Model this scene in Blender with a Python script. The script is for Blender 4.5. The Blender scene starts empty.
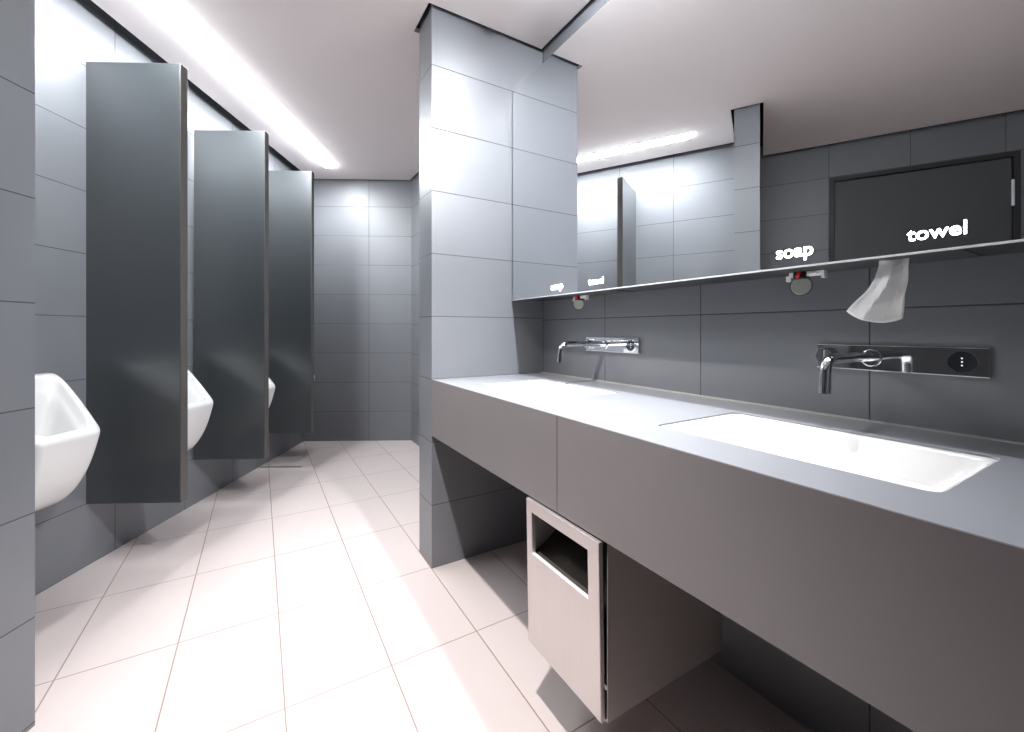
import bpy, bmesh, math, random
from mathutils import Vector, Matrix
C = bpy.context.scene.collection
R = math.radians
random.seed(4)

# ---------------------------------------------------------------- measured plan
# world: +y runs along the basin counter, the mirror wall is the plane x = XW
F, CX, CY, H = 423.57, 512.69, 330.12, 1.1344
CAM = R(30.876)                 # camera yaw to the right of +y
AR = R(30.876 - 2.121)          # urinal walls: turned clockwise from +y
CEIL, TOP = 2.67, 2.78
X0, Y0, Y0B = 0.7035, 1.9275, 2.1088      # pillar
XW = 1.3442                     # wall behind the basins
MX, MB, MT = 1.148, 1.290, 2.395          # mirror cabinet front, bottom, top
WA, WD = -1.9715, -2.385        # urinal wall, door wall (u in the turned frame)
YB = 4.400                      # end wall (v)
PU, PV0, PV1 = -1.3255, 1.110, 1.266     # wall stub on the left
YN = -1.9                       # wall behind the camera
GA, GB = 0.083, 0.0216          # shadow gaps of the ceiling
cA, sA = math.cos(AR), math.sin(AR)
def A(u, v):                    # turned frame -> world
    return (u*cA + v*sA, -u*sA + v*cA)
MA = Matrix.Rotation(-AR, 4, 'Z')

# ---------------------------------------------------------------- materials
def newmat(name):
    m = bpy.data.materials.new(name); m.use_nodes = True
    nt = m.node_tree; b = nt.nodes['Principled BSDF']
    return m, nt, b
def plain(name, col, rough=.5, metal=0., spec=.5, coat=0., noise=0., nscale=8., bump=0., bscale=200., stretch=None):
    m, nt, b = newmat(name)
    b.inputs['Base Color'].default_value = (*col, 1)
    b.inputs['Roughness'].default_value = rough
    b.inputs['Metallic'].default_value = metal
    b.inputs['Specular IOR Level'].default_value = spec
    b.inputs['Coat Weight'].default_value = coat
    b.inputs['Coat Roughness'].default_value = .3 if name == 'partition_laminate' else .08
    if noise or bump:
        tc = nt.nodes.new('ShaderNodeTexCoord')
        mp = nt.nodes.new('ShaderNodeMapping'); nt.links.new(tc.outputs['Object'], mp.inputs[0])
        if stretch: mp.inputs['Scale'].default_value = stretch
        n = nt.nodes.new('ShaderNodeTexNoise'); n.inputs['Scale'].default_value = nscale; n.inputs['Detail'].default_value = 5
        nt.links.new(mp.outputs[0], n.inputs['Vector'])
        if noise:
            r = nt.nodes.new('ShaderNodeMapRange'); r.inputs['To Min'].default_value = 1-noise; r.inputs['To Max'].default_value = 1+noise
            nt.links.new(n.outputs['Fac'], r.inputs['Value'])
            mx = nt.nodes.new('ShaderNodeVectorMath'); mx.operation = 'SCALE'; mx.inputs[0].default_value = col
            nt.links.new(r.outputs[0], mx.inputs['Scale']); nt.links.new(mx.outputs[0], b.inputs['Base Color'])
        if bump:
            n2 = nt.nodes.new('ShaderNodeTexNoise'); n2.inputs['Scale'].default_value = bscale
            nt.links.new(mp.outputs[0], n2.inputs['Vector'])
            bp = nt.nodes.new('ShaderNodeBump'); bp.inputs['Strength'].default_value = bump; bp.inputs['Distance'].default_value = .002
            nt.links.new(n2.outputs['Fac'], bp.inputs['Height']); nt.links.new(bp.outputs[0], b.inputs['Normal'])
    return m
def emis(name, col, s):
    m, nt, b = newmat(name)
    b.inputs['Base Color'].default_value = (.8, .8, .8, 1)
    b.inputs['Emission Color'].default_value = (*col, 1); b.inputs['Emission Strength'].default_value = s
    return m
def tiles(name, col, grout, specs, gw=.0035, rough=.35, noise=.05, tilevar=.04, spec=.5, coat=0.):
    """specs: list of (axis index, size, offset) of joint lines in object coordinates"""
    m, nt, b = newmat(name); N = nt.nodes; L = nt.links
    tc = N.new('ShaderNodeTexCoord'); sp = N.new('ShaderNodeSeparateXYZ'); L.new(tc.outputs['Object'], sp.inputs[0])
    def mth(op, a, c=None, d=None):
        n = N.new('ShaderNodeMath'); n.operation = op
        for i, k in enumerate((a, c, d)):
            if k is None: continue
            if isinstance(k, (int, float)): n.inputs[i].default_value = k
            else: L.new(k, n.inputs[i])
        return n.outputs[0]
    mask = None; ids = []
    for ax, size, off in specs:
        t = mth('DIVIDE', mth('SUBTRACT', sp.outputs[ax], off), size)
        ids.append(mth('FLOOR', t))
        fr = mth('FRACT', mth('ADD', t, .5))
        d = mth('MULTIPLY', mth('ABSOLUTE', mth('SUBTRACT', fr, .5)), size)     # distance to the joint
        k = N.new('ShaderNodeMapRange'); k.interpolation_type = 'SMOOTHSTEP'
        k.inputs['From Min'].default_value = gw*.35; k.inputs['From Max'].default_value = gw*.65
        k.inputs['To Min'].default_value = 1; k.inputs['To Max'].default_value = 0
        L.new(d, k.inputs['Value'])
        mask = k.outputs[0] if mask is None else mth('MAXIMUM', mask, k.outputs[0])
    cb = N.new('ShaderNodeCombineXYZ')
    for i, o in enumerate(ids[:3]): L.new(o, cb.inputs[i])
    wn = N.new('ShaderNodeTexWhiteNoise'); L.new(cb.outputs[0], wn.inputs['Vector'])
    nz = N.new('ShaderNodeTexNoise'); nz.inputs['Scale'].default_value = 5; nz.inputs['Detail'].default_value = 6
    L.new(tc.outputs['Object'], nz.inputs['Vector'])
    v1 = mth('MULTIPLY_ADD', wn.outputs['Value'], 2*tilevar, 1-tilevar)
    v2 = mth('MULTIPLY_ADD', nz.outputs['Fac'], 2*noise, 1-noise)
    sc = N.new('ShaderNodeVectorMath'); sc.operation = 'SCALE'; sc.inputs[0].default_value = col
    L.new(mth('MULTIPLY', v1, v2), sc.inputs['Scale'])
    mx = N.new('ShaderNodeMix'); mx.data_type = 'RGBA'
    L.new(mask, mx.inputs['Factor']); L.new(sc.outputs[0], mx.inputs['A']); mx.inputs['B'].default_value = (*grout, 1)
    L.new(mx.outputs['Result'], b.inputs['Base Color'])
    n3 = N.new('ShaderNodeTexNoise'); n3.inputs['Scale'].default_value = 40; L.new(tc.outputs['Object'], n3.inputs['Vector'])
    L.new(mth('ADD', mth('MULTIPLY_ADD', n3.outputs['Fac'], .08, rough-.04), mth('MULTIPLY', mask, .3)), b.inputs['Roughness'])
    bp = N.new('ShaderNodeBump'); bp.invert = True; bp.inputs['Strength'].default_value = .5; bp.inputs['Distance'].default_value = .002
    L.new(mask, bp.inputs['Height']); L.new(bp.outputs[0], b.inputs['Normal'])
    b.inputs['Specular IOR Level'].default_value = spec
    b.inputs['Coat Weight'].default_value = coat; b.inputs['Coat Roughness'].default_value = .25
    return m
TILE = (.156, .162, .178)
GROUT = (.030, .031, .035)
def wall_tiles(name, specs, **k):
    k.setdefault('rough', .47); k.setdefault('spec', .9)
    return tiles(name, TILE, GROUT, specs, **k)
TW = .485
m_floor = tiles('floor_tile', (.505, .440, .428), (.27, .18, .155), [(0, .3185, .384), (1, .5, 1.94)], gw=.0042, rough=.34, noise=.02, tilevar=.012)
m_ceil = plain('ceiling_paint', (.95, .87, .85), rough=.9, noise=.01, nscale=3)
m_dark = plain('gap_black', (.02, .02, .025), rough=.9)
m_part = plain('partition_laminate', (.028, .034, .037), spec=1., coat=1., rough=.34, noise=.03, nscale=4, bump=.04, bscale=120)
m_edge = plain('partition_edge', (.085, .078, .074), rough=.4)
m_ceramic = plain('white_ceramic', (.74, .73, .72), rough=.12, coat=.5)
m_chrome = plain('chrome', (.88, .89, .91), rough=.05, metal=1)
m_steel = plain('brushed_steel', (.60, .555, .54), rough=.42, metal=.85, noise=.03, nscale=60, stretch=(1, 1, .05))
m_steel2 = plain('bin_side_steel', (.40, .36, .345), rough=.45, metal=.25, noise=.04, nscale=30)
m_alu = plain('aluminium_edge', (.85, .87, .90), rough=.5, metal=.35)
m_mirror = plain('mirror_glass', (.90, .92, .93), rough=.0, metal=1)
m_stone = plain('counter_stone', (.25, .258, .28), rough=.30, noise=.03, nscale=6)
m_apron = plain('counter_apron', (.180, .164, .166), rough=.42, noise=.04, nscale=5)
m_black = plain('black_plastic', (.012, .012, .014), rough=.35)
m_white = plain('white_plastic', (.9, .9, .88), rough=.4)
m_grey = plain('grey_plastic', (.42, .42, .39), rough=.5, noise=.1, nscale=60)
m_red = plain('red_plastic', (.75, .02, .02), rough=.4)
m_paper = plain('paper_towel', (.92, .91, .90), rough=.9, bump=.5, bscale=300)
m_door = plain('door_laminate', (.075, .078, .08), rough=.45, noise=.03)
m_frame = plain('door_frame_paint', (.035, .036, .038), rough=.4)
m_text = emis('lit_lettering', (.82, .93, 1.), 9.)
m_strip = emis('strip_diffuser', (.93, .97, 1.), 84.)
m_strip2 = emis('basin_strip_diffuser', (.92, .96, 1.), 56.)
m_spot = emis('downlight_lens', (1., .97, .95), 14.)
m_window = plain('sensor_glass', (.12, .13, .15), rough=.06, metal=.8)
m_dot = emis('sensor_dots', (.8, .9, 1.), .45)

# ---------------------------------------------------------------- mesh helpers
def add_box(bm, lo, hi, bev=0., seg=2):
    x0, y0, z0 = lo; x1, y1, z1 = hi
    vs = [bm.verts.new(p) for p in ((x0,y0,z0),(x1,y0,z0),(x1,y1,z0),(x0,y1,z0),(x0,y0,z1),(x1,y0,z1),(x1,y1,z1),(x0,y1,z1))]
    fs = [bm.faces.new([vs[i] for i in q]) for q in ((3,2,1,0),(4,5,6,7),(0,1,5,4),(1,2,6,5),(2,3,7,6),(3,0,4,7))]
    if bev:
        es = list({e for f in fs for e in f.edges})
        bmesh.ops.bevel(bm, geom=es, offset=bev, segments=seg, affect='EDGES', profile=.5)
def add_prism(bm, pts, z0, z1):
    lo = [bm.verts.new((x, y, z0)) for x, y in pts]; hi = [bm.verts.new((x, y, z1)) for x, y in pts]
    n = len(pts)
    bm.faces.new(lo[::-1]); bm.faces.new(hi)
    for i in range(n): bm.faces.new((lo[i], lo[(i+1)%n], hi[(i+1)%n], hi[i]))
def add_loft(bm, loops, cap0=True, cap1=True):
    rings = [[bm.verts.new(p) for p in l] for l in loops]
    n = len(rings[0])
    for a, b in zip(rings, rings[1:]):
        for i in range(n): bm.faces.new((a[i], a[(i+1)%n], b[(i+1)%n], b[i]))
    if cap0: bm.faces.new(rings[0][::-1])
    if cap1: bm.faces.new(rings[-1])
def add_tube(bm, path, rad, n=20, caps=True):
    path = [Vector(p) for p in path]; loops = []
    up = Vector((0, 1, 0)); prev = None
    for i, p in enumerate(path):
        t = (path[min(i+1, len(path)-1)] - path[max(i-1, 0)]).normalized()
        if prev is None:
            s = t.cross(up)
            if s.length < .1: s = t.cross(Vector((0, 0, 1)))
            s.normalize()
        else:
            s = (prev - t*prev.dot(t)).normalized()
        prev = s; w = t.cross(s)
        r = rad[i] if isinstance(rad, (list, tuple)) else rad
        loops.append([p + (s*math.cos(2*math.pi*k/n) + w*math.sin(2*math.pi*k/n))*r for k in range(n)])
    add_loft(bm, loops, caps, caps)
def add_disc(bm, c, axis, r, th, n=32, bev=0.):
    c = Vector(c); a = Vector(axis).normalized()
    if bev: add_tube(bm, [c, c+a*(th-bev), c+a*th], [r, r, r-bev], n)
    else: add_tube(bm, [c, c+a*th], r, n)
def obj(name, bm, mat, parent=None, smooth=False, mw=None):
    bmesh.ops.recalc_face_normals(bm, faces=bm.faces)
    me = bpy.data.meshes.new(name); bm.to_mesh(me); bm.free()
    me.materials.append(mat)
    o = bpy.data.objects.new(name, me); C.objects.link(o)
    if mw is not None: o.matrix_world = mw
    if parent is not None: o.parent = parent
    if smooth:
        me.shade_smooth()
        for p in me.polygons: p.use_smooth = True
        md = None
        try: me.set_sharp_from_angle(angle=R(38))
        except Exception: pass
    return o
def NB(): return bmesh.new()
def thing(name, label, cat, loc=(0,0,0), rz=0, group=None):
    o = bpy.data.objects.new(name, None); C.objects.link(o); o.empty_display_size = .1
    o.location = loc; o.rotation_euler = (0, 0, rz)
    return tag(o, label, cat, group)
def tag(o, label, cat, group=None):
    o['label'] = label; o['category'] = cat
    if group: o['group'] = group
    return o
def struct(name, bm, mat, label=None, cat=None, mw=None, parent=None):
    o = obj(name, bm, mat, parent, mw=mw)
    if parent is None:
        o['kind'] = 'structure'
        if label: o['label'] = label
        if cat: o['category'] = cat
    return o
def dup(root, loc, label):
    r = root.copy(); C.objects.link(r); r.location = loc; r['label'] = label
    for ch in list(root.children):
        c = ch.copy(); C.objects.link(c); c.parent = r
        for g in ch.children:
            d = g.copy(); C.objects.link(d); d.parent = c
    return r
def box_obj(name, lo, hi, mat, parent=None, bev=0., mw=None):
    bm = NB(); add_box(bm, lo, hi, bev); return obj(name, bm, mat, parent, mw=mw)

# ---------------------------------------------------------------- room shell
def lin(axis, val):             # line as (normal, d)
    if axis == 'x': return (1, 0, val)
    if axis == 'y': return (0, 1, val)
    if axis == 'u': return (cA, -sA, val)
    if axis == 'v': return (sA, cA, val)
def meet(l1, l2):
    a, b, c = l1; d, e, f = l2; D = a*e - b*d
    return ((c*e - b*f)/D, (a*f - c*d)/D)
def outline(gA, gB, gD):
    ls = [lin('u', WA+gA), lin('v', YB-gA*.35), lin('x', XW-gB), lin('y', Y0B+gB), lin('x', X0-gB), lin('y', Y0-gB), lin('x', XW-gB),
          lin('y', YN+gB), lin('u', WD+gD), lin('v', PV0-gB), lin('u', PU+gB), lin('v', PV1+gB)]
    return [meet(ls[i-1], ls[i]) for i in range(len(ls))]
bm = NB(); add_prism(bm, [(-4.2, -2.2), (1.6, -2.2), (1.6, 5.4), (-4.2, 5.4)], -.08, 0)
struct('floor', bm, m_floor, 'pale pinkish grey stone tile floor', 'floor')
bm = NB(); add_prism(bm, outline(GA, GB, .06), CEIL, CEIL+.025)
struct('ceiling', bm, m_ceil, 'smooth off white ceiling with a dark shadow gap along its edges', 'ceiling')
bm = NB(); add_prism(bm, [(-4.2, -2.2), (1.6, -2.2), (1.6, 5.4), (-4.2, 5.4)], TOP, TOP+.05)
struct('trim_1', bm, m_dark, 'dark void above the ceiling gap', 'ceiling')
TH = .12
def frame_wall(name, origin, ang, length, mat, label, z1=TOP, th=TH):
    """a slab whose room face is the local plane y = 0, running along local +x"""
    bm = NB(); add_box(bm, (0, 0, 0), (length, th, z1))
    return struct(name, bm, mat, label, 'wall', mw=Matrix.Translation((*origin, 0)) @ Matrix.Rotation(ang, 4, 'Z'))
# basin wall: runs toward -y from the end wall, body on +x side
yend = meet(lin('v', YB), lin('x', XW))[1]
m_w1 = wall_tiles('wall_tile_basin', [(0, TW, (yend-1.433) % TW), (2, .3, -.011)])
frame_wall('wall_right', (XW, yend), -math.pi/2, yend-YN, m_w1, 'slate grey tiled wall behind the basins')
m_w2 = wall_tiles('wall_tile_end', [(0, .66, .658), (2, .3, 0)])
c0 = meet(lin('u', WA), lin('v', YB))
frame_wall('wall_back', c0, -AR, math.dist(c0, (XW, yend)), m_w2, 'slate grey tiled end wall of the room')
m_w3 = wall_tiles('wall_tile_urinal', [(0, TW, (2.262-PV1+.05) % TW), (2, .3, 0)])
pA = A(WA, PV1-.05)
frame_wall('wall_left', pA, math.pi/2-AR, YB-PV1+.05, m_w3, 'slate grey tiled wall carrying the urinals')
# stub wall on the left
m_w4 = wall_tiles('wall_tile_stub', [(2, .3, .012)], rough=.42)
bm = NB(); add_box(bm, (WD-.1, PV0, 0), (PU, PV1, TOP))
struct('wall_stub', bm, m_w4, 'tiled wall stub at the left edge of the photo', 'wall', mw=MA.copy())
# door wall (seen in the mirror)
pD0 = meet(lin('u', WD), lin('y', YN)); vD0 = pD0[0]*sA + pD0[1]*cA
DV0, DV1, DZ = -.479, .612, 2.405
m_w5 = wall_tiles('wall_tile_door', [(0, .51, (.103-vD0) % .51), (2, .3, .01)])
bm = NB(); L5 = PV0-vD0
a, b = DV0-vD0, DV1-vD0
add_box(bm, (0, 0, 0), (a, TH, TOP)); add_box(bm, (b, 0, 0), (L5, TH, TOP)); add_box(bm, (a, 0, DZ), (b, TH, TOP))
wd = struct('wall_door', bm, m_w5, 'dark tiled wall with the door, seen in the mirror', 'wall', mw=Matrix.Translation((*pD0, 0)) @ Matrix.Rotation(math.pi/2-AR, 4, 'Z'))
# near wall
pN = meet(lin('u', WD), lin('y', YN))
m_w6 = wall_tiles('wall_tile_near', [(0, TW, 0), (2, .3, 0)])
bm = NB(); add_box(bm, (pN[0]-.15, YN-TH, 0), (XW+TH, YN, TOP))
struct('wall_front', bm, m_w6, 'slate grey tiled wall behind the camera', 'wall')
# pillar
m_p = wall_tiles('pillar_tile', [(2, .3, 0)], rough=.40)
bm = NB(); add_box(bm, (X0, Y0, 0), (XW, Y0B, TOP))
struct('wall_pillar', bm, m_p, 'slate grey tiled pillar at the far end of the counter', 'pillar')

# door set in the door wall
d = thing('door_1', 'dark flush door seen in the mirror', 'door', (*A(WD, 0), 0), -AR); d['kind'] = 'structure'; del d['category']; del d['label']
fw = .034
bm = NB()
add_box(bm, (-.08, DV0, 0), (.006, DV0+fw, DZ)); add_box(bm, (-.08, DV1-fw, 0), (.006, DV1, DZ)); add_box(bm, (-.08, DV0+fw, DZ-fw), (.006, DV1-fw, DZ))
obj('door_frame', bm, m_frame, d)
box_obj('door_leaf', (-.07, DV0+fw+.004, .005), (-.012, DV1-fw-.004, DZ-fw-.004), m_door, d, .003)
for zz in (2.02, 1.10, .20):
    bm = NB(); add_tube(bm, [(.0, DV0+fw+.002, zz), (.0, DV0+fw+.002, zz+.185)], .009, 16); obj('hinge', bm, m_alu, d)

# ---------------------------------------------------------------- urinals
def urinal_mesh():
    """local frame: +x leaves the wall, y along the wall, z up from the floor"""
    bm = NB()
    def outl(d0, d, wb, wf, z, zf=None, n=7, rf=.05, rb=.02):
        # rounded trapezoid, back edge at x = d0 (half width wb), front edge at x = d (half width wf); z from back to zf at the front
        cs = [(d0, -wb, rb), (d, -wf, rf), (d, wf, rf), (d0, wb, rb)]
        pts = []
        m = len(cs)
        for i in range(m):
            p = Vector(cs[i][:2]); a = Vector(cs[i-1][:2]); b = Vector(cs[(i+1) % m][:2]); r = cs[i][2]
            e1 = (a-p); e2 = (b-p); r1 = min(r, e1.length*.45); r2 = min(r, e2.length*.45)
            s = p+e1.normalized()*r1; t = p+e2.normalized()*r2
            for k in range(n):
                q = k/(n-1); pts.append(s*(1-q)**2 + p*2*q*(1-q) + t*q*q)
        # extra points along the sides for the curved rim
        out = []
        for i in range(len(pts)):
            p = pts[i]; q = pts[(i+1) % len(pts)]
            seg = max(1, int((q-p).length/.03)) if (i+1) % n == 0 else 1
            out.append((p, q))
        res = []
        for i, (p, q) in enumerate(out):
            res.append(p)
            if (i+1) % n == 0:
                for k in range(1, 6): res.append(p.lerp(q, k/6))
        zf = z if zf is None else zf
        L = []
        for p in res:
            t = min(1, max(0, (p.x-.03)/.27))
            L.append((p.x, p.y, z + (zf-z)*(t**1.25)))
        return L
    prof = [  # z back, z front, depth, half back, half front
        (.405, .405, .09, .095, .060), (.415, .418, .165, .120, .080), (.455, .462, .215, .145, .095),
        (.52, .520, .250, .165, .105), (.60, .580, .274, .183, .112), (.71, .640, .289, .198, .118), (.84, .680, .297, .208, .122),
        (.940, .700, .300, .212, .124), (.950, .710, .298, .209, .122)]
    loops = [outl(.0, dp, wb, wf, zb, zf, rf=.022) for zb, zf, dp, wb, wf in prof]
    inner = [(.048, .278, .180, .106, .950, .712), (.053, .274, .174, .101, .943, .705), (.062, .262, .160, .090, .905, .668),
             (.070, .254, .150, .082, .895, .655), (.076, .244, .138, .074, .86, .632),
             (.082, .225, .120, .062, .77, .58), (.088, .190, .090, .044, .66, .53), (.092, .150, .05, .03, .56, .49)]
    for d0, dp, wb, wf, zb, zf in inner: loops.append(outl(d0, dp, wb, wf, zb, zf, rf=.04, rb=.05))
    add_loft(bm, loops, True, True)
    return bm
vs_u = [1.736, 2.452, 3.152, 3.852]
ulab = ['white pointed ceramic urinal nearest the camera, between wall stub and first partition',
        'white pointed ceramic urinal between the first and second grey partitions',
        'white ceramic urinal between the second and third grey partitions, mostly hidden',
        'white ceramic urinal beyond the third grey partition, only a sliver visible']
u0 = None
for v, lab in zip(vs_u, ulab):
    if u0 is None:
        o = obj('urinal', urinal_mesh(), m_ceramic, smooth=True)
        md = o.modifiers.new('sub', 'SUBSURF'); md.levels = 1; md.render_levels = 2
        u0 = o
    else:
        o = u0.copy(); C.objects.link(o)
    o.location = (*A(WA, v), 0); o.rotation_euler = (0, 0, -AR)
    tag(o, lab, 'urinal', 'urinals along the left wall')

# partitions
plab = ['dark grey urinal partition nearest the camera, the tallest looking of the three', 'middle dark grey urinal partition',
        'farthest dark grey urinal partition, nearest the end wall']
p0 = None
PD = -1.503 - WA
for v, lab in zip([2.114, 2.803, 3.495], plab):
    if p0 is None:
        p0 = thing('urinal_partition', lab, 'partition', (*A(WA, v), 0), -AR, 'urinal partitions')
        box_obj('panel', (.020, 0, .299), (PD-.004, .046, 2.425), m_part, p0, .0015)
        box_obj('edge_strip', (PD-.004, 0, .299), (PD, .046, 2.425), m_edge, p0, .001)
    else:
        dup(p0, (*A(WA, v), 0), lab)
bpy.data.objects['urinal_partition'].location = (*A(WA-.026, 2.108), 0)

# floor drain
t = thing('floor_drain', 'slim dark slot drain set in the floor by the urinal wall', 'drain', (*A(WA, 3.573), 0), -AR)
bm = NB(); add_box(bm, (.01, -.013, .0), (.355, .013, .003), .001); obj('drain_frame', bm, m_steel2, t)
bm = NB(); add_box(bm, (.016, -.007, .003), (.349, .007, .0042)); obj('drain_grate', bm, m_black, t)

# ---------------------------------------------------------------- counter
CT, CB = .90, .6316
YE = YN                        # the counter runs on past the camera
t = thing('basin_counter', 'long slate grey counter with two white basins under the mirror', 'counter', (X0, Y0, 0))
basins = [(.835, 1.170, .205, .716), (.835, 1.170, 1.162, 1.673)]
def rrect(x0, x1, y0, y1, r, z, n=6):
    pts = []
    for cx, cy, a0 in ((x1-r, y1-r, 0), (x0+r, y1-r, 90), (x0+r, y0+r, 180), (x1-r, y0+r, 270)):
        for k in range(n+1):
            a = R(a0+90*k/n); pts.append((cx+r*math.cos(a), cy+r*math.sin(a), z))
    return pts
def top_mesh():
    bm = NB(); rings = []
    z1, z0 = CT, CT-.012; FX = X0+.0020
    ys = sorted([YE, Y0] + [b[2] for b in basins] + [b[3] for b in basins])
    xs = [FX, basins[0][0], basins[0][1], XW]
    hx = .022
    # cells with rounded holes in the basin cells
    for (i, (ya, yb)) in enumerate(zip(ys, ys[1:])):
        hole = any(abs(ya-b[2]) < 1e-6 for b in basins)
        for j, (xa, xb) in enumerate(zip(xs, xs[1:])):
            if hole and j == 1:
                r = hx; n = 6
                for cx, cy, a0, cor in ((xb-r, yb-r, 0, (xb, yb)), (xa+r, yb-r, 90, (xa, yb)), (xa+r, ya+r, 180, (xa, ya)), (xb-r, ya+r, 270, (xb, ya))):
                    arc = [(cx+r*math.cos(R(a0+90*k/n)), cy+r*math.sin(R(a0+90*k/n))) for k in range(n+1)]
                    for z in (z1, z0):
                        for k in range(n): bm.faces.new([bm.verts.new((*p, z)) for p in (cor, arc[k], arc[k+1])])
                ring = rrect(xa, xb, ya, yb, r, z1, 6)
                for k in range(len(ring)):
                    p, q = ring[k], ring[(k+1) % len(ring)]
                    bm.faces.new([bm.verts.new(c) for c in ((p[0], p[1], z1), (q[0], q[1], z1), (q[0], q[1], z0), (p[0], p[1], z0))])
            else:
                for z in (z1, z0): bm.faces.new([bm.verts.new(c) for c in ((xa, ya, z), (xb, ya, z), (xb, yb, z), (xa, yb, z))])
    for c in ([(FX, YE), (FX, Y0)], [(FX, Y0), (XW, Y0)], [(XW, Y0), (XW, YE)], [(XW, YE), (FX, YE)]):
        (xa, ya), (xb, yb) = c
        bm.faces.new([bm.verts.new(q) for q in ((xa, ya, z1), (xb, yb, z1), (xb, yb, z0), (xa, ya, z0))])
    bmesh.ops.remove_doubles(bm, verts=bm.verts, dist=1e-5)
    return bm
inv = Matrix.Translation((-X0, -Y0, 0))
def cpart(name, bm, mat, smooth=False):
    bm.transform(inv); return obj(name, bm, mat, t, smooth)
cpart('countertop', top_mesh(), m_stone)
gap = .0012; yj = [Y0, .939, .939-.98, .939-1.96, YE]
for ya, yb in zip(yj[1:], yj[:-1]):
    bm = NB(); add_box(bm, (X0, ya+gap, CB), (X0+.0017, yb-gap, CT-.0006), .0004); add_box(bm, (X0+.0010, ya+gap+.001, CB+.001), (X0+.0096, yb-gap-.001, CT-.0125)); cpart('front_panel', bm, m_apron)
bm = NB(); add_box(bm, (X0+.0098, YE, CB), (XW, Y0-.0005, CB+.018)); cpart('underside_board', bm, m_apron)
bm = NB(); add_box(bm, (XW-.008, YE, CT), (XW, Y0-.0005, CT+.004)); cpart('sealant_line', bm, m_grey)

blab = ['white rectangular basin nearest the camera, below the right hand tap', 'white rectangular basin beside the pillar, farther from the camera']
b0 = None
for (xa, xb, ya, yb), lab in zip(basins, blab):
    cx, cy = (xa+xb)/2, (ya+yb)/2; w, l = (xb-xa)/2, (yb-ya)/2
    if b0 is None:
        b0 = thing('wash_basin', lab, 'basin', (cx, cy, CT), 0, 'basins in the counter')
        bm = NB(); zs = -.0125
        loops = [rrect(-w-.02, w+.02, -l-.02, l+.02, .03, zs-.012), rrect(-w-.02, w+.02, -l-.02, l+.02, .03, zs),
                 rrect(-w+.0006, w-.0006, -l+.0006, l-.0006, .022, zs), rrect(-w+.0008, w-.0008, -l+.0008, l-.0008, .022, -.004),
                 rrect(-w+.006, w-.006, -l+.006, l-.006, .024, -.0045),
                 rrect(-w+.012, w-.012, -l+.012, l-.012, .03, -.010), rrect(-w+.022, w-.020, -l+.022, l-.022, .045, -.045),
                 rrect(-w+.035, w-.03, -l+.04, l-.04, .06, -.075), rrect(-w+.07, w-.06, -l+.09, l-.09, .06, -.088), rrect(-.03, .03, -.03, .03, .029, -.092),
                 rrect(-.02, .02, -.02, .02, .0199, -.093)]
        add_loft(bm, loops, False, True)
        obj('bowl', bm, m_ceramic, b0, True)
        bm = NB(); add_disc(bm, (0, 0, -.0925), (0, 0, 1), .021, .004, bev=.0015); obj('drain_cover', bm, m_chrome, b0, True)
    else:
        dup(b0, (cx, cy, CT), lab)

# ---------------------------------------------------------------- taps
def make_tap(loc, lab):
    # local: wall plane x = 0, -x towards the room, y along the wall; origin at the spout axis
    t = thing('wall_tap', lab, 'tap', loc, 0, 'wall mounted taps')
    bm = NB(); add_box(bm, (-.010, -.203, -.0315), (0, .1225, .0315), .0012); obj('mounting_plate', bm, m_chrome, t)
    bm = NB(); add_box(bm, (-.0108, -.203, -.0325), (0, .1225, -.0314)); obj('bevel_glint', bm, m_alu, t)  # pale strip stands in for the bright glint on the plate's lower bevel
    bm = NB(); add_tube(bm, [(-.010, 0, 0), (-.014, 0, 0), (-.018, 0, 0)], [.0215, .0215, .0185], 40); obj('rosette', bm, m_chrome, t, True)
    r = .0120
    path = [(-.010, 0, .003), (-.05, 0, .004), (-.12, 0, .005), (-.220, 0, .005)]
    cxx, cz, rr = -.220, -.029, .034
    for k in range(1, 11):
        a = R(90 + 90*k/10); path.append((cxx+rr*math.cos(a), 0, cz+rr*math.sin(a)))
    e = Vector(path[-1]); dirn = (e - Vector(path[-2])).normalized()
    path += [tuple(e+dirn*.02), tuple(e+dirn*.029)]
    bm = NB(); add_tube(bm, path, r, 28); obj('spout', bm, m_chrome, t, True)
    e2 = e+dirn*.029
    bm = NB(); add_tube(bm, [tuple(e2), tuple(e2+dirn*.014)], .0124, 28); obj('aerator', bm, m_chrome, t, True)
    bm = NB(); add_tube(bm, [(-.010, .097, 0), (-.026, .097, 0), (-.029, .097, 0)], [.0225, .0225, .020], 40)
    k = obj('control_knob', bm, m_chrome, t, True)
    bm = NB(); add_box(bm, (-.0300, .0955, -.008), (-.0290, .0985, .016)); obj('marker_line', bm, m_grey, k)
    # sensor window on the near end
    bm = NB(); n = 48
    R1, R2 = .0250, .0235
    add_loft(bm, [[(x, -.162+rr*math.cos(2*math.pi*i/n), rr*math.sin(2*math.pi*i/n)) for i in range(n)] for x, rr in ((-.010, R1), (-.0135, R1), (-.0135, R2), (-.010, R2))], False, False)
    s = obj('sensor_ring', bm, m_chrome, t, True)
    bm = NB(); add_disc(bm, (-.010, -.162, 0), (-1, 0, 0), .0228, .001); obj('sensor_window', bm, m_window, t)
    for dz in (.008, .0, -.008):
        bm = NB(); add_disc(bm, (-.011, -.162, dz), (-1, 0, 0), .0016, .0006, 12); obj('indicator_dot', bm, m_dot, t)
    return t
t0 = make_tap((XW, .456, 1.064), 'chrome wall tap with wide plate, nearest the camera, over the near basin')
dup(t0, (XW, 1.429, 1.070), 'chrome wall tap with wide plate beside the pillar, over the far basin')

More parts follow.
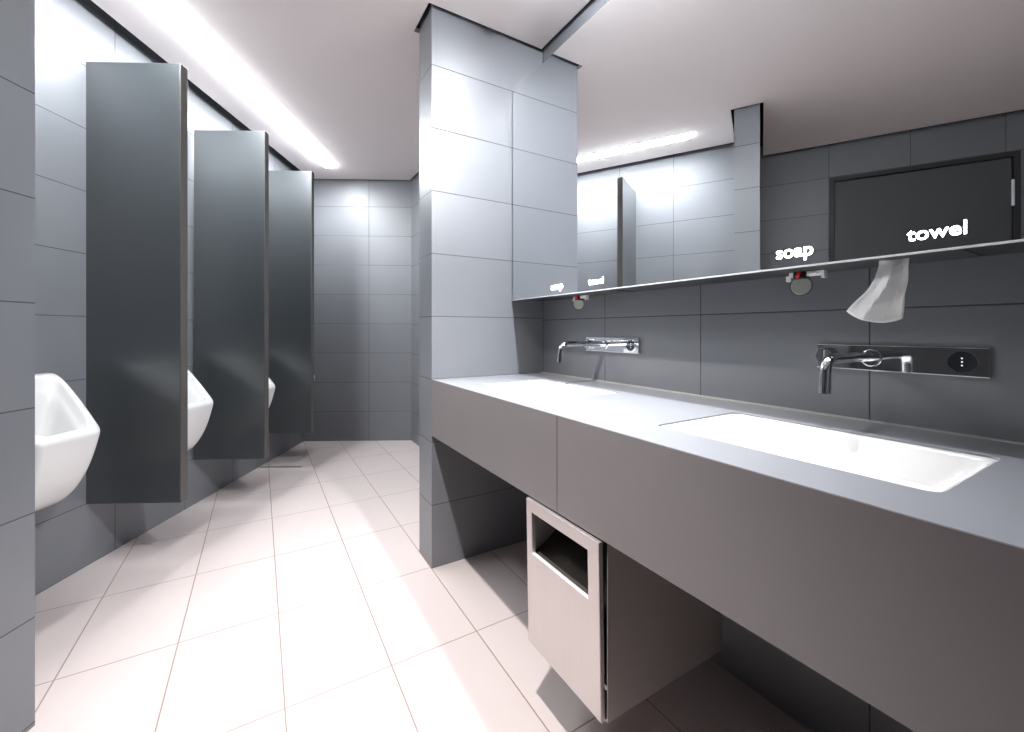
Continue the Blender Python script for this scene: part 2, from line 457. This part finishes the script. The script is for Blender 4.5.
# ---------------------------------------------------------------- mirror cabinet
t = thing('mirror_cabinet', 'long wall hung mirror cabinet with lit words above the counter', 'mirror', (XW, Y0, MB))
inv = Matrix.Translation((-XW, -Y0, -MB))
bm = NB(); add_box(bm, (MX+.006, YN+.001, MB+.004), (XW-.0005, Y0-.006, MT-.001)); cpart('cabinet_body', bm, m_frame)
bm = NB(); add_box(bm, (MX, YN+.001, MB+.0035), (MX+.006, Y0-.0075, MT)); cpart('mirror_glass', bm, m_mirror)
bm = NB(); add_box(bm, (MX-.001, YN+.001, MB), (MX+.006, Y0-.0008, MB+.0042)); cpart('bottom_trim', bm, m_alu)
m_slot = plain('dispenser_slot', (.08, .08, .08), rough=.4, metal=.3)
for yc in (.46, 1.43):
    bm = NB(); add_box(bm, (MX+.02, yc-.20, MB+.001), (XW-.03, yc+.16, MB+.004)); cpart('dispenser_hatch', bm, m_slot)
def lettering(word, yc, width, parent_m):
    cu = bpy.data.curves.new('lettering', 'FONT'); cu.body = word; cu.size = .04; cu.align_x = 'LEFT'
    cu.extrude = .0004; cu.offset = .0003; cu.space_character = 1.02
    tmp = bpy.data.objects.new('tmp', cu); C.objects.link(tmp)
    dg = bpy.context.evaluated_depsgraph_get()
    me = bpy.data.meshes.new_from_object(tmp.evaluated_get(dg))
    bpy.data.objects.remove(tmp)
    xs = [v.co.x for v in me.vertices]; x0, x1 = min(xs), max(xs); s = width/(x1-x0)
    for v in me.vertices:
        X = (v.co.x-x0)*s - width/2; Z = v.co.y*s; Tt = v.co.z
        # reads from the room: left to right is -y
        v.co = Vector((MX-.0006+Tt-XW, yc-X-Y0, 1.3175+Z-MB))
    me.materials.clear(); me.materials.append(m_text); me.name = 'lettering'
    o = bpy.data.objects.new('lettering', me); C.objects.link(o); o.parent = parent_m
    o['label'] = 'glowing white word %s on the mirror' % word
for w_, yc in (('soap', .5485), ('towel', .2900), ('soap', 1.533), ('towel', 1.276)):
    lettering(w_, yc, .084 if w_ == 'soap' else .086, t)

# soap dispensers under the cabinet
def make_soap(loc, lab):
    t = thing('soap_dispenser', lab, 'soap dispenser', loc, 0, 'soap dispensers under the mirror')
    bm = NB(); add_box(bm, (-.012, -.046, -.013), (.006, -.004, 0), .0015); add_box(bm, (-.012, -.046, -.021), (.004, -.038, -.012), .001); add_box(bm, (-.016, -.030, -.009), (-.011, -.012, -.004), .001)
    obj('bracket', bm, m_white, t); bm = NB()
    add_box(bm, (-.014, .026, -.013), (.006, .038, 0), .0015); add_box(bm, (-.013, .033, -.024), (.004, .046, -.009), .0015)
    obj('bracket', bm, m_white, t)
    bm = NB(); add_box(bm, (-.018, -.004, -.020), (.012, .026, 0), .003); obj('nozzle_block', bm, m_black, t)
    bm = NB(); add_tube(bm, [(-.020, .008, -.001), (-.023, .010, -.009), (-.020, .015, -.015)], .0042, 12); obj('clip', bm, m_red, t, True)
    ax = Vector((-.86, -.5, -.05)).normalized(); c = Vector((-.004, .012, -.037))
    s = ax.cross(Vector((0, 0, 1))).normalized(); w = s.cross(ax); n = 40
    def ring(r, off): return [c+ax*off+(s*math.cos(2*math.pi*i/n)+w*math.sin(2*math.pi*i/n))*r for i in range(n)]
    bm = NB(); add_loft(bm, [ring(.0235, -.004), ring(.0258, -.002), ring(.0258, .002), ring(.0238, .003), ring(.0225, .0025)], True, False); obj('disc_rim', bm, m_black, t, True)
    bm = NB(); add_loft(bm, [ring(.0240, .0021), ring(.0236, .0042), ring(.0215, .0052), ring(.0205, .0044)], True, True); obj('disc_face', bm, m_grey, t, True)
    return t
s0 = make_soap((1.25, .566, MB), 'grey round soap dispenser with red clip nearest the camera, under the mirror')
dup(s0, (1.25, 1.486, MB), 'small soap dispenser with red clip under the mirror, above the tap beside the pillar')

# paper towel sheet
bm = NB()
NU, NV = 18, 26
grid = []
for j in range(NV+1):
    v = j/NV; row = []
    for i in range(NU+1):
        u = i/NU
        yl = .396 + (.016*v + .034*max(0, v-.35)**1.15/.65**1.15)      # left edge drifts to the left
        yr = .343 + .011*v
        y = yl*(1-u)+yr*u
        zb = 1.178*(1-u) + 1.160*u - .017*math.sin(math.pi*u)**.8
        z = 1.293*(1-v) + zb*v
        # crease from top centre to the lower left
        cpos = .62 - .30*v
        x = 1.200 - .020*max(0, 1-abs(u-cpos)/.30)*min(1, v*2.2) - .03*v*v*(1-u) + .004*math.sin(7*u+5*v)*v + .003*math.sin(13*v+3*u)
        row.append(bm.verts.new((x, y, z)))
    grid.append(row)
for j in range(NV):
    for i in range(NU): bm.faces.new((grid[j][i], grid[j][i+1], grid[j+1][i+1], grid[j+1][i]))
o = obj('paper_towel', bm, m_paper, smooth=True)
md = o.modifiers.new('sol', 'SOLIDIFY'); md.thickness = .0006
tag(o, 'white crumpled paper towel hanging from the slot below the lit word towel', 'paper towel')

# ---------------------------------------------------------------- waste bin
BX, BY0, BY1, BZ0, BZ1 = .702, .7615, 1.081, .192, .6265
t = thing('waste_bin', 'brushed steel waste bin hung under the counter', 'bin', (BX, BY0, BZ0))
inv = Matrix.Translation((-BX, -BY0, -BZ0))
oy0, oy1, oz0, oz1 = .803, 1.052, .470, .5915
bm = NB()
f0, f1 = BX, BX+.012
vo = [(BY0, BZ0), (BY1, BZ0), (BY1, BZ1), (BY0, BZ1)]; vi = [(oy0, oz0), (oy1, oz0), (oy1, oz1), (oy0, oz1)]
O0 = [bm.verts.new((f0, *p)) for p in vo]; I0 = [bm.verts.new((f0, *p)) for p in vi]
O1 = [bm.verts.new((f1, *p)) for p in vo]; I1 = [bm.verts.new((f1, *p)) for p in vi]
for i in range(4):
    j = (i+1) % 4
    bm.faces.new((O0[i], O0[j], I0[j], I0[i])); bm.faces.new((O1[j], O1[i], I1[i], I1[j]))
    bm.faces.new((O0[j], O0[i], O1[i], O1[j])); bm.faces.new((I0[i], I0[j], I1[j], I1[i]))
bmesh.ops.bevel(bm, geom=[e for e in bm.edges if all(abs(v.co.x-f0) < 1e-6 for v in e.verts) and not (abs((e.verts[0].co-e.verts[1].co).y) > 1e-6 and abs((e.verts[0].co-e.verts[1].co).z) > 1e-6)], offset=.0012, segments=2, affect='EDGES')
for v in bm.verts: v.co.x -= .008*(v.co.z-BZ0)/(BZ1-BZ0)
cpart('front_panel', bm, m_steel)
bm = NB(); th = .002; bx0, bx1 = BX+.0125, 1.168
y0_, y1_, z0_, z1_ = BY0-.009, BY1-.003, BZ0+.003, BZ1
add_box(bm, (bx0, y0_, z0_), (bx1, y0_+th, z1_)); add_box(bm, (bx0, y1_-th, z0_), (bx1, y1_, z1_))
add_box(bm, (bx0, y0_+th, z0_), (bx1, y1_-th, z0_+th)); add_box(bm, (bx1-th, y0_+th, z0_+th), (bx1, y1_-th, z1_))
cpart('body', bm, m_steel2)
bm = NB(); add_box(bm, (BX+.0122, BY0+.004, BZ0+.012), (bx0+.001, oy0-.006, BZ1-.006))
for v in bm.verts:
    if v.co.x < BX+.0125: v.co.x -= .0078*(v.co.z-BZ0)/(BZ1-BZ0)
cpart('gap_shade', bm, m_black)  # black wedge added to paint the shade in the gap behind the panel
bm = NB()
bm.faces.new([bm.verts.new(p) for p in ((bx0+.004, y0_+.004, .455), (bx0+.004, y1_-.004, .455), (bx0+.17, y1_-.004, .555), (bx0+.17, y0_+.004, .555))])
o = cpart('inner_flap', bm, plain('bin_flap', (.045, .038, .032), rough=.75, spec=.15)); md = o.modifiers.new('s', 'SOLIDIFY'); md.thickness = .002
bm = NB(); add_box(bm, (BX-.0052, oy0, oz0-.0012), (BX+.004, oy1, oz0+.0004), .0004); cpart('opening_lip', bm, m_alu)

# ---------------------------------------------------------------- lamps
SU0, SU1, SV0, SV1 = -1.622, -1.522, 1.60, 4.03
t = thing('strip_light', 'long white recessed strip light in the ceiling beside the urinal wall', 'ceiling light', (*A(WA, 0), CEIL), -AR)
bm = NB(); cu_ = (SU0+SU1)/2-WA; hw = (SU1-SU0)/2
def arc_(v): return [(cu_+hw*math.cos(R(180*k/10)), v, -.0002-.0145*math.sin(R(180*k/10))) for k in range(11)]
add_loft(bm, [arc_(SV0), arc_(SV1)]); obj('diffuser', bm, m_strip, t)
bm = NB(); w_ = .004
add_box(bm, (SU0-WA-w_, SV0-w_, -.003), (SU0-WA, SV1+w_, -.0001)); add_box(bm, (SU1-WA, SV0-w_, -.003), (SU1-WA+w_, SV1+w_, -.0001))
add_box(bm, (SU0-WA, SV0-w_, -.003), (SU1-WA, SV0, -.0001)); add_box(bm, (SU0-WA, SV1, -.003), (SU1-WA, SV1+w_, -.0001))
obj('housing', bm, m_white, t)
def downlight(x, y, power, lab, cone=120, blend=.6, col=(1, .97, .95), aim=(0, 0, -1)):
    t = thing('downlight', lab, 'ceiling light', (x, y, CEIL), 0, 'round ceiling downlights')
    bm = NB(); add_disc(bm, (0, 0, -.006), (0, 0, 1), .050, .0058, bev=.001); obj('trim_ring', bm, m_white, t, True)
    bm = NB(); add_disc(bm, (0, 0, -.008), (0, 0, 1), .036, .002); obj('lens', bm, m_spot, t)
    L = bpy.data.lights.new('downlight_beam', 'SPOT'); L.energy = power; L.spot_size = R(cone); L.spot_blend = blend
    L.shadow_soft_size = .03; L.color = col
    lo = bpy.data.objects.new('downlight_beam', L); C.objects.link(lo); lo.parent = t; lo.location = (0, 0, -.045); lo.rotation_euler = Vector(aim).to_track_quat('-Z', 'Y').to_euler()
    return t
downlight(.17, .80, 205, 'round downlight in the ceiling above the open floor', 72, .9, aim=(.40, .55, -2.67))
downlight(1.0, .10, 165, 'round downlight in the ceiling above the near end of the counter', 100, 1., (.92, .96, 1), aim=(0, 1.0, -.75))
downlight(-.95, -.25, 5, 'round downlight in the ceiling between the door and the counter', 90, 1., aim=(.5, 1.7, -2.67))
t = thing('strip_light', 'slim white strip light in the ceiling over the basins, in front of the mirror', 'ceiling light', (1.0, 0, CEIL))
bm = NB()
def arc2(v): return [(.03*math.cos(R(180*k/10)), v, -.0002-.04*math.sin(R(180*k/10))) for k in range(11)]
add_loft(bm, [arc2(.25), arc2(1.45)]); obj('diffuser', bm, m_strip2, t)
bm = NB(); add_box(bm, (-.034, .246, -.003), (-.03, 1.454, -.0001)); add_box(bm, (.03, .246, -.003), (.034, 1.454, -.0001)); obj('housing', bm, m_white, t)

w = bpy.data.worlds.new('World'); bpy.context.scene.world = w; w.use_nodes = True
w.node_tree.nodes['Background'].inputs[0].default_value = (0, 0, 0, 1)

# ---------------------------------------------------------------- camera
cd = bpy.data.cameras.new('camera'); co = bpy.data.objects.new('camera', cd); C.objects.link(co)
co.location = (0, 0, H); co.rotation_euler = (R(90), 0, -CAM)
cd.sensor_fit = 'HORIZONTAL'; cd.sensor_width = 36; cd.lens = F/1024*36
cd.shift_x = -(CX-512)/1024; cd.shift_y = -(366-CY)/1024
cd.clip_start = .02
S = bpy.context.scene; S.camera = co
S.view_settings.view_transform = 'Standard'; S.view_settings.look = 'None'; S.view_settings.gamma = 1
S.view_settings.use_curve_mapping = False
S.view_settings.exposure = 0.78
